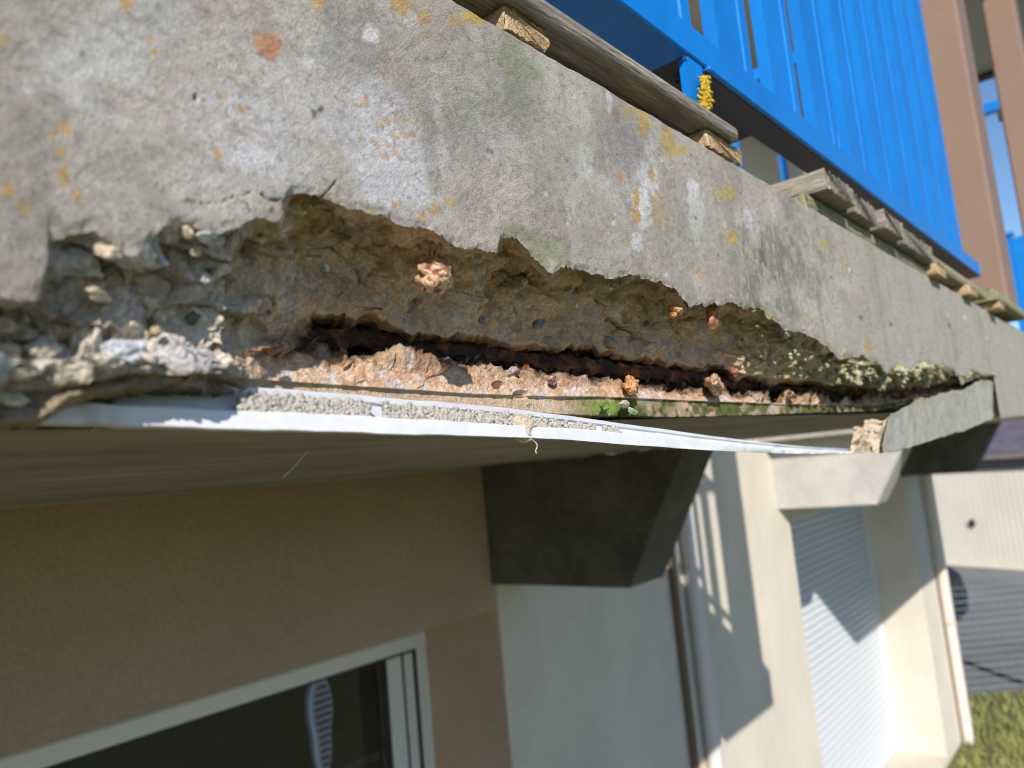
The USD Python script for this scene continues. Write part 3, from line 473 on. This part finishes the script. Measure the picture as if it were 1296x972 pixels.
# ------------------------------------------------------------------ the loose white drip strip under the hollow
SY = .0185
sx = np.linspace(42, 1078, 300)
sbot = curve([(0, 533), (42, 534), (60, 535), (130, 537), (250, 541), (480, 548), (680, 554), (860, 567.5), (960, 573), (1030, 574.5), (1078, 574)]); stop_ = curve([(0, 476), (100, 477), (180, 480.5), (300, 489), (480, 503.5), (640, 517), (760, 533), (860, 547), (960, 560), (1030, 566.5), (1078, 569)])
sfr = curve([(0, 511), (130, 513), (250, 519), (300, 521), (480, 529), (680, 541), (760, 546), (860, 556), (960, 566), (1030, 571), (1078, 572)])
Pb = on(sx, sbot(sx), 1, SY); Pf = on(sx, sfr(sx), 1, SY + .0004); Pt = on(sx, stop_(sx), 1, SY + .0125)
def strip_mesh():
    wob = (fbm(np.stack([sx / 40, sx * 0, sx * 0], -1), 3, 96) - .5) * .0006; th = .0011; e = np.array([0, 1, 0.]); u = np.array([0, 0, 1.])
    Pb2, Pf2, Pt2 = Pb + u * wob[:, None], Pf + u * wob[:, None], Pt + u * wob[:, None]
    fl = Pb2.copy(); fl[:, 2] += .0016; ff = Pf2.copy(); back = Pt2.copy(); back[:, 2] = fl[:, 2]
    lip = Pt2.copy(); lh = (Pt2[:, 2] - Pb2[:, 2])
    sec = [Pb2, Pf2, Pf2 + u * .0004 + e * .0003, Pf2 + e * th, np.c_[Pf2[:, 0], Pf2[:, 1] + th, fl[:, 2] + .35 * (Pf2[:, 2] - fl[:, 2])], np.c_[Pf2[:, 0], Pt2[:, 1] - .0012, fl[:, 2] + .42 * (Pf2[:, 2] - fl[:, 2])], np.c_[Pt2[:, 0], Pt2[:, 1] - .0010, Pt2[:, 2] - .22 * lh], np.c_[Pt2[:, 0], Pt2[:, 1] - .0022, Pt2[:, 2] - .17 * lh], np.c_[Pt2[:, 0], Pt2[:, 1] - .0024, Pt2[:, 2] - .03 * lh], Pt2 + e * -.0016, Pt2 + e * .0006, np.c_[Pt2[:, 0], Pt2[:, 1] + .0006, Pb2[:, 2] + .0004], Pb2 + e * .0008]
    sec.append(sec[0]); P = np.array(sec); h, w = P.shape[:2]; V = P.reshape(-1, 3); u = np.tile(sx, h); n = fbm(V * 90, 5, 97); n5 = fbm(V * np.array([40, 300, 300]), 4, 98)
    c = np.repeat([[.74, .75, .80]], len(V), 0) * (.94 + .12 * n)[:, None]
    c = mixc(c, [.34, .29, .22], np.clip((n - .50) * 5, 0, 1) * np.clip((210 - u) / 110, 0, 1)); c = mixc(c, [.46, .42, .34], np.clip((n5 - .52) * 7, 0, 1) * (.18 + .5 * np.clip((u - 830) / 120, 0, 1)))
    c = mixc(c, [.26, .33, .18], np.clip((n - .42) * 7, 0, 1) * np.clip((u - 900) / 60, 0, 1) * np.isin(np.repeat(np.arange(h), w), [0, 12, 13]))
    return trimesh.Trimesh(V, grid_faces(h, w), process=False), c
strip = thing('drip_strip', 'white plastic drip strip hanging loose under the broken slab edge', 'edge strip')
m, c = strip_mesh(); put('channel', m, 'dirty_plastic', strip, tint=c)
def divider(px):
    a = np.array([np.interp(px, sx, A_) for A_ in Pf.T]); b = np.array([np.interp(px, sx, A_) for A_ in Pt.T]); 
    return box(a[0] - .0012, a[0] + .0018, a[1] + .0006, b[1] - .0004, a[2] - .004, min(a[2] + .0004, b[2] - .002))
for px in (478, 755, 790): put('rib', divider(px), 'white_plastic', strip)
rg = np.random.default_rng(12)
def crumbs():
    ms = []; base = [trimesh.creation.icosphere(subdivisions=1) for _ in range(6)]
    for k, b in enumerate(base): b.vertices = np.array(b.vertices) * (1 + .5 * (rg.random((len(b.vertices), 1)) - .5))
    for (a, b, n, fill) in ((303, 468, 900, 1.), (486, 640, 900, 1.), (640, 690, 300, 1.1), (690, 752, 300, .9), (764, 783, 120, .9)):
        for _ in range(n):
            px = rg.uniform(a, b) + rg.normal() * 3.5 * (rg.random() < .25); pf = np.array([np.interp(px, sx, q) for q in Pf.T]); pt = np.array([np.interp(px, sx, q) for q in Pt.T]); hh = pt[2] - pf[2]
            s = rg.uniform(.0005, .00115); t = rg.random(); y0_ = sfr(px) + 2; y1_ = stop_(px) + 7.5 + 2.2 * math.sin(px * .41) + 1.4 * math.sin(px * 1.27)
            p = on(np.array(px), np.array(y0_ + (y1_ - y0_) * t), 1, SY + .0016 + t * .004 + rg.random() * .002); m = base[rg.integers(6)].copy(); m.vertices = np.array(m.vertices) * s * (1 + .4 * (rg.random(3) - .5)) + p; ms.append(m)
    return join(*ms)
put('mortar_crumbs', crumbs(), 'grit_look', smooth=60, label='grey mortar crumbs packed in the white drip strip', cat='mortar crumbs', kind='stuff')
def dab():
    v = []; m = rock(1., 7, rough=.5, sub=4); v = np.array(m.vertices)
    p = np.array([np.interp(668, sx, q) for q in Pf.T]); s = (on(np.array(668.), np.array(540.), 1, SY) - EYE) @ _f / FPX
    v = np.stack([v[:, 0] * 20 * s, v[:, 1] * .0042, v[:, 2] * 18 * s], -1) + p + [0, .0028, -.0016]; return trimesh.Trimesh(v, m.faces, process=False)
tag(put('mortar_dab', dab(), 'dry_mortar', smooth=50), 'beige dab of dried mortar stuck across the white drip strip', 'mortar dab')
def strand(name, a, b, sag, y, label, r=.00022, mat='thread'):
    t = np.linspace(0, 1, 14); px = a[0] + (b[0] - a[0]) * t + sag * np.sin(t * np.pi * 1.6); py = a[1] + (b[1] - a[1]) * t
    tag(put(name, tube(on(px, py, 1, y), r, 5), mat, smooth=True), label, 'strand')
strand('fibre', (674, 557), (682, 574), 3, .02, 'short pale fibre dangling below the mortar dab', .0003)
strand('cobweb_thread', (358, 604), (391, 571), 1, .06, 'longer pale cobweb thread under the soffit', .00022)
strand('cobweb_thread', (116, 546), (128, 534), 1, .03, 'short pale cobweb thread hanging at the shaded left end of the strip', .0003)

# ------------------------------------------------------------------ timber duckboards on the slab
def plank(x0, x1, y0, y1, z0, z1, seed, axis, ridges=0, rag=.0025, n=90):
    """a weathered board: rounded arrises, ragged ends, and grooves along its top if ridges"""
    L_ = (x0, x1) if axis == 'x' else (y0, y1); Wd = (y0, y1) if axis == 'x' else (x0, x1); rr = min(.0016, (z1 - z0) * .2)
    s = []
    m = 34
    for k in range(m + 1): 
        u = k / m; w = Wd[0] + rr + (Wd[1] - Wd[0] - 2 * rr) * u; s.append((w, z1 - (.0 if not ridges else .0022 * (.5 - .5 * math.cos(u * ridges * 2 * math.pi)))))
    for k in range(1, 7): s.append((Wd[1], z1 - rr - (z1 - z0 - 2 * rr) * k / 7))
    for k in range(m + 1): s.append((Wd[1] - rr - (Wd[1] - Wd[0] - 2 * rr) * k / m, z0))
    for k in range(1, 7): s.append((Wd[0], z0 + rr + (z1 - z0 - 2 * rr) * k / 7))
    s = np.array(s); q = np.linspace(0, 1, n); P = np.zeros((n, len(s), 3))
    e0 = (fbm(np.c_[s * 420, np.zeros(len(s))], 3, seed) - .5) * rag * 2; e1 = (fbm(np.c_[s * 420, np.ones(len(s))], 3, seed + 1) - .5) * rag * 2
    t = L_[0] + e0[None] * (1 - q[:, None]) ** 6 + (L_[1] - L_[0]) * q[:, None] + e1[None] * q[:, None] ** 6
    if axis == 'x': P[..., 0] = t; P[..., 1] = s[None, :, 0]
    else: P[..., 1] = t; P[..., 0] = s[None, :, 0]
    P[..., 2] = s[None, :, 1]; V = P.reshape(-1, 3); sc = np.array([14, 260, 260]) if axis == 'x' else np.array([260, 14, 260])
    V = V + ((fbm(V * sc, 4, seed + 2) - .5) * .0017)[:, None] * np.array([0 if axis == 'x' else .7, .7 if axis == 'x' else 0, 1])
    w = len(s); F = list(grid_faces(n, w)); F += [(i * w + w - 1, i * w, (i + 1) * w) for i in range(n - 1)] + [(i * w + w - 1, (i + 1) * w, (i + 1) * w + w - 1) for i in range(n - 1)]
    caps = trimesh.creation.triangulate_polygon(Polygon(s), engine='earcut')[1] % w
    F = np.array(F); F = np.vstack([F, caps, caps[:, ::-1] + (n - 1) * w]); return trimesh.Trimesh(V, F, process=False)
def at_x(px, py, y): return float(on(np.array(float(px)), np.array(float(py)), 1, y)[0])
db = thing('duckboard', 'single long grey weathered plank on short battens overhanging the slab edge', 'duckboard', group=None)
put('plank', plank(-.05, at_x(935, 178, -.007), -.0075, .075, .2075, .2172, 1, 'x'), 'wood_along', db, smooth=35)
put('batten', plank(at_x(640, 38, 0) - .002, at_x(693, 60, 0), -.0005, .11, ZT + .0018, .2068, 2, 'y', n=50), 'end_grain', db, smooth=35)
put('batten', plank(at_x(893, 195, 0), at_x(938, 208, 0), -.001, .11, ZT + .0015, .2068, 3, 'y', n=50), 'end_grain', db, smooth=35)
db = thing('duckboard', 'row of grooved grey boards laid crosswise on one batten, middle of the slab', 'duckboard')
xa = at_x(1022, 262, 0); xb = at_x(1172, 341, 0)
put('batten', plank(xa + .005, xb, .0005, .028, ZT + .0018, .2088, 5, 'x'), 'green_wood', db, smooth=35)
e = [(at_x(1041, 255, -.008) + .0, at_x(1060, 262, -.008)), (at_x(1072, 272, -.006), at_x(1093, 285, -.006)), (at_x(1099, 288, -.004), at_x(1124, 302, -.004)), (at_x(1128, 304, -.006), at_x(1153, 319, -.006))]
e = [(xa + .012, xa + .088), (xa + .100, xa + .176), (xa + .188, xa + .264), (xa + .276, xb - .004)]
for i, (a, b) in enumerate(e): put('plank', plank(a, b, -.014 + .004 * (i % 2), .30, .2095, .2275 + .0008 * i, 6 + i, 'y', ridges=6, n=50), 'wood_across', db, smooth=35)
db = thing('duckboard', 'greenish plank along the edge on two protruding battens, under the panel corner', 'duckboard')
xc = at_x(1163, 333, 0) + .025; xd = at_x(1238, 372, 0)
put('plank', plank(xc, xd + .03, -.008, .07, .2105, .2235, 11, 'x'), 'green_wood', db, smooth=35)
put('batten', plank(xc + .012, xc + .066, -.012, .10, ZT + .0018, .2098, 12, 'y', n=50), 'end_grain', db, smooth=35)
put('batten', plank(xd - .16, xd - .10, -.012, .10, ZT + .0018, .2098, 13, 'y', n=50), 'end_grain', db, smooth=35)
db = thing('duckboard', 'last greenish plank at the far end of the slab below the brown post', 'duckboard')
put('plank', plank(xd + .05, xd + .42, -.022, .06, .2105, .2245, 14, 'x'), 'green_wood', db, smooth=35)
put('batten', plank(xd + .065, xd + .12, -.020, .09, ZT + .0018, .2098, 15, 'y', n=50), 'end_grain', db, smooth=35)
put('board_end', plank(xd + .09, xd + .22, -.012, .06, .2255, .236, 16, 'x'), 'green_wood', db, smooth=35)

# ------------------------------------------------------------------ blue railing
RY = .036; RZ0, RZ1 = .3055, .3335; RX1 = 1.742
rail = thing('balcony_railing', 'bright blue metal balcony railing with wide uprights and a ribbed solid end', 'railing')
put('bottom_rail', box(-.6, RX1, RY, RY + .005, RZ0, RZ1, .0012), 'blue_paint', rail)
put('bottom_rail', box(-.6, .5015, RY - .003, RY + .062, RZ0 - .0042, RZ0 - .0002, .0012), 'blue_paint', rail, label='left length of the lower flange')
put('bottom_rail', box(.5355, RX1 + .006, RY - .003, RY + .0015, RZ0 - .0042, RZ0 - .0002, .001), 'blue_paint', rail, label='right length of the lower flange')
put('underside', box(.5355, RX1 + .006, RY + .0016, RY + .0285, RZ0 - .0040, RZ0 - .0004, .001), 'blue_underside', rail, label='dark underside of the bottom rail')  # near-black colour along the right length of the underside
put('end_cap', box(RX1 + .0005, RX1 + .005, RY - .002, RY + .028, RZ0 + .0005, RZ1 - .002, .001), 'blue_paint', rail)
put('joint_shade', box(.47, .70, RY + .0095, RY + .075, RZ0 + .0022, RZ0 + .0045), 'blue_underside', rail, label='added dark plate standing in for the shadow at the rail joint')  # dark plate added where the rail joint is only in shadow
put('splice_plate', prism(Polygon([(.5022, ZT + .001), (.5325, ZT + .001), (.5325, RZ0 - .001), (.508, RZ0 - .001), (.5022, RZ0 - .006)]), RY + .002, RY + .007, 'y'), 'blue_paint', rail)
def upright(x0, x1):
    q = x1 - .017; p = Polygon([(x0, RY + .0052), (q, RY + .0052), (q + .0016, RY + .0036), (x1, RY + .0036), (x1, RY + .0048), (q + .002, RY + .0048), (q + .0004, RY + .0064), (x0 + .0012, RY + .0064), (x0 + .0012, RY + .0175), (x0, RY + .0175)])
    m = trimesh.creation.extrude_polygon(p.buffer(0), .815, engine='earcut'); m.apply_translation((0, 0, RZ1 + .0004)); return m
for k in range(-7, 9): put('upright', upright(.648 + .1215 * k - .0675, .648 + .1215 * k), 'blue_paint', rail)
put('top_rail', box(-.6, RX1, RY - .01, RY + .03, RZ1 + .816, RZ1 + .85, .003), 'blue_paint', rail)
side = thing('end_railing', 'blue railing of thin upright bars across the end of the balcony', 'railing')
for (z, h) in ((.325, .03), (.98, .035)): put('rail', box(1.90, 1.93, .14, 1.54, z, z + h, .003), 'blue_paint', side)
for k in range(12): put('bar', box(1.905, 1.92, .20 + .12 * k, .215 + .12 * k, .3555, .9795), 'blue_paint', side)
for y in (.145, 1.52): put('foot', box(1.90, 1.93, y, y + .02, ZT + .002, .3245), 'blue_paint', side)
lich = thing('lichen_clump', 'bright yellow lichen tuft growing up the blue splice plate', 'lichen')
rg2 = random.Random(3); ms = []
for k in range(420):
    t = rg2.random() ** .8; px = 889 + t * 3 + rg2.gauss(0, 1) * (5.5 - 2.5 * t) * .8 + (1 - t) * 4; py = 139 - t * 42; p = on(np.array(px), np.array(py), 1, RY - .002 + rg2.uniform(-.002, .001)); m = trimesh.creation.icosphere(subdivisions=1); v = np.array(m.vertices) * (1 + .5 * (np.array([[rg2.random()] for _ in m.vertices]) - .5)); m.vertices = v * rg2.uniform(.0004, .0013) * np.array([1 + rg2.random(), .7, .6 + rg2.random()]) + p; ms.append(m)
put('tuft', join(*ms), 'yellow_lichen', lich, smooth=60)

# ------------------------------------------------------------------ brown posts, canopy and the next balcony
t = thing('brown_post', 'near brown square post standing at the end of the balcony', 'post'); put('shaft', box(1.822, 1.975, .003, .15, .2365, 3.3, .006), 'brown_paint', t); put('foot_plate', box(1.78, 1.98, -.004, .18, .2255, .2365), 'brown_paint', t)
t = thing('brown_post', 'far brown square post at the edge of the photo beyond the blue sky gap', 'post'); put('shaft', box(4.20, 4.42, .03, .158, .199, 3.3, .008), 'brown_paint', t); put('foot_plate', box(4.18, 4.44, .02, .17, ZT + .001, .199), 'brown_paint', t)
nb = thing('neighbouring_balcony', 'plain concrete slab of the next balcony beyond the gap', 'balcony')
put('slab', box(4.16, 7.6, .0, D - .0012, Z0, ZT - .001, .004), 'plain_concrete', nb)
cp = thing('balcony_canopy', 'grey ribbed metal canopy high up between the two brown posts', 'canopy')
def ribbed(): 
    xs_ = np.arange(3.2, 5.37, .02); return join(*[box(x, x + .014, .0, D - .002, 2.2, 2.206) for x in xs_], box(3.2, 5.37, .0, D - .002, 2.2065, 2.215))
put('ribbed_sheet', ribbed(), 'grey_sheet', cp); put('edge_trim', box(5.372, 5.44, -.01, D - .002, 2.17, 2.24), 'dark_gasket', cp)
nr = thing('neighbouring_railing', 'blue posts and beam of the next balcony seen against the sky', 'railing')
put('beam', box(6.0, 6.06, .28, .60, 2.165, 2.235, .004), 'blue_paint', nr); put('hook', box(6.0, 6.05, .28, .33, 2.09, 2.1645), 'dark_gasket', nr)
put('post', box(6.02, 6.06, .385, .42, ZT, 1.275, .003), 'blue_paint', nr); put('cap', box(6.0, 6.08, .36, .445, 1.2755, 1.30, .003), 'blue_paint', nr); put('beam', box(6.002, 6.058, .37, .43, 1.30, 3.2), 'blue_paint', nr) if False else None
put('wide_board', box(6.03, 6.05, .30, .384, ZT, 1.26, .002), 'blue_paint', nr)

# ------------------------------------------------------------------ window things
shoe = thing('shoe', 'shoe standing on its heel behind the dark window glass, ridged sole outward', 'shoe')
def sole():
    a = np.linspace(0, 2 * np.pi, 60, endpoint=False); p = []
    for q in a:
        z = .148 * math.sin(q); w = .043 + .010 * math.sin(q) * 1 - .008 * math.exp(-((z + .03) / .05) ** 2); p.append((math.copysign(abs(math.cos(q)) ** .7, math.cos(q)) * w, z))
    return Polygon(p)
sp = sole(); cx_, cz_ = 1.412, -.767
from shapely import affinity
sh = lambda g: affinity.translate(g, cx_, cz_)
put('midsole', prism(sh(sp), YW + .056, YW + .078, 'y'), 'shoe_rim', shoe, smooth=40)
put('outsole', prism(sh(affinity.translate(sp.buffer(-.007), .004, 0)), YW + .052, YW + .0555, 'y'), 'shoe_sole', shoe)
for k in range(12):
    z = -.125 + k * .022; g = sp.buffer(-.012).intersection(sbox(-.1, z, .1, z + .013))
    if not g.is_empty: put('tread', prism(sh(affinity.translate(g, .004, 0)), YW + .0485, YW + .0518, 'y'), 'tread_dark', shoe)
up = trimesh.creation.icosphere(subdivisions=3); v = np.array(up.vertices); v = v * [.040, .05, .142]; v[:, 1] = np.clip(v[:, 1], 0, .030); up.vertices = v + [cx_, YW + .0785, cz_]; put('upper', up, 'room_dark', shoe, smooth=True)

# ------------------------------------------------------------------ yard beyond: garage, fence, car
g0, g1_ = np.array([17.62, 3.78]), np.array([17.0, 2.03]); gd = (g1_ - g0) / np.linalg.norm(g1_ - g0); gn = np.array([gd[1], -gd[0]]); gn = gn if gn[0] < 0 else -gn
def gpt(s, o, z): q = g0 + gd * s + gn * o; return (q[0], q[1], z)
def gbox(s0, s1, o0, o1, z0, z1): return trimesh.convex.convex_hull(np.array([gpt(s, o, z) for s in (s0, s1) for o in (o0, o1) for z in (z0, z1)]))
gar = thing('garage', 'cream garage with ribbed up-and-over door across the yard', 'garage')
put('wall', gbox(-1.5, -.02, -5, 0, GZ, -.60), 'garage_wall', gar); put('wall', gbox(2.62, 6, -5, 0, GZ, -.60), 'garage_cream', gar); put('wall', gbox(-.02, 2.62, -5, -.09, GZ, -.60), 'garage_wall', gar)
put('lintel', gbox(-.019, 2.619, -.089, .02, -.86, -.601), 'garage_wall', gar)
door = UsdGeom.Xform.Define(stage, path_for('door', gar))
for k in range(24): put('rib', gbox(.0 + k * .108, .094 + k * .108, -.06, -.032, GZ + .06, -.861), 'garage_cream', door)
put('leaf', gbox(0, 2.60, -.085, -.0605, GZ + .06, -.8615), 'garage_cream', door); put('threshold', gbox(0, 2.6, -.085, .0, GZ, GZ + .055), 'garage_cream', door)
put('handle', join(gbox(.86, .98, -.0315, .03, -1.93, -1.90), gbox(.905, .935, -.0315, .025, -2.0, -1.84)), 'black_rubber', door)
roof = UsdGeom.Xform.Define(stage, path_for('roof', gar))
put('gutter', gbox(-1.8, 6.3, .02, .20, -.66, -.56), 'garage_wall', roof)
for k in range(7):
    o0, z = .20 - k * .35, -.558 + k * .105
    put('tile_course', trimesh.convex.convex_hull(np.array([gpt(s, o, zz_) for s in (-1.8, 6.3) for (o, zz_) in ((o0, z), (o0, z + .03), (o0 - .38, z + .114), (o0 - .38, z + .13))])), 'roof_tile', roof)
fen = thing('wire_fence', 'thin green wire fence between the lawn and the asphalt yard', 'fence')
FH = 1.10
def fpt(s, z): q = fa + fd * s; return (q[0], q[1], z)
for s in (-1.6, 3.4): put('post', tube([fpt(s, GZ - .004), fpt(s, GZ + FH + .05)], .025, 12), 'wire_green', fen, smooth=40)
for k in range(15): put('wire', tube([fpt(-1.6, GZ + .05 + k * .075), fpt(3.4, GZ + .05 + k * .075)], .0042 if k % 3 == 0 else .003, 6), 'wire_green', fen, smooth=True)
put('wire_uprights', join(*[tube([fpt(s, GZ + .04), fpt(s, GZ + FH)], .0009, 4) for s in np.arange(-1.5, 3.4, .1)]), 'wire_green', fen)
car = thing('parked_car', 'dark blue car parked behind the fence, mostly hidden by the house corner', 'car')
prof = [(.02, .28), (0, .55), (.05, .78), (.16, .88), (.75, .93), (1.35, 1.30), (1.75, 1.36), (2.3, 1.30), (2.9, .96), (3.7, .86), (3.95, .70), (4.0, .35), (3.9, .22), (.1, .22)]
CY, CX = 2.14, 10.2
poly = Polygon([(CY + a, GZ + b) for a, b in prof]).buffer(-.06).buffer(.06)
for wy in (.75, 3.25): poly = poly - Polygon([(CY + wy + .36 * math.cos(q), GZ + .32 + .36 * math.sin(q)) for q in np.linspace(0, 2 * np.pi, 28)])
bd = prism(poly, CX, CX + 1.7, 'x'); put('body', bd, 'car_paint', car, smooth=30)
put('side_window', prism(Polygon([(CY + 1.0, GZ + .96), (CY + 1.45, GZ + 1.26), (CY + 2.2, GZ + 1.24), (CY + 2.65, GZ + .97)]), CX - .004, CX + .003, 'x'), 'car_glass', car)
put('rear_light', box(CX - .006, CX + .16, CY + .045, CY + .16, GZ + .70, GZ + .84, .01), 'car_red', car)
for wy in (.75, 3.25):
    for x in (CX + .02, CX + 1.48):
        w = UsdGeom.Xform.Define(stage, path_for('wheel', car)); put('tyre', tube([(x, CY + wy, GZ + .314), (x + .2, CY + wy, GZ + .314)], .31, 28), 'tyre', w, smooth=40); put('rim', tube([(x - .004, CY + wy, GZ + .314), (x + .204, CY + wy, GZ + .314)], .19, 20), 'grey_sheet', w, smooth=40)
tag(put('dark_tube', tube([(10.6, 2.3, GZ + .012), (10.39, 2.04, GZ + .012), (10.0, 1.66, GZ + .012), (9.67, 1.31, GZ + .012), (9.6, .9, GZ + .012)], .022, 8), 'black_rubber', smooth=True), 'thin dark tube lying on the asphalt behind the fence', 'dark_tube')  # thin black tube laid as the dark line across the yard
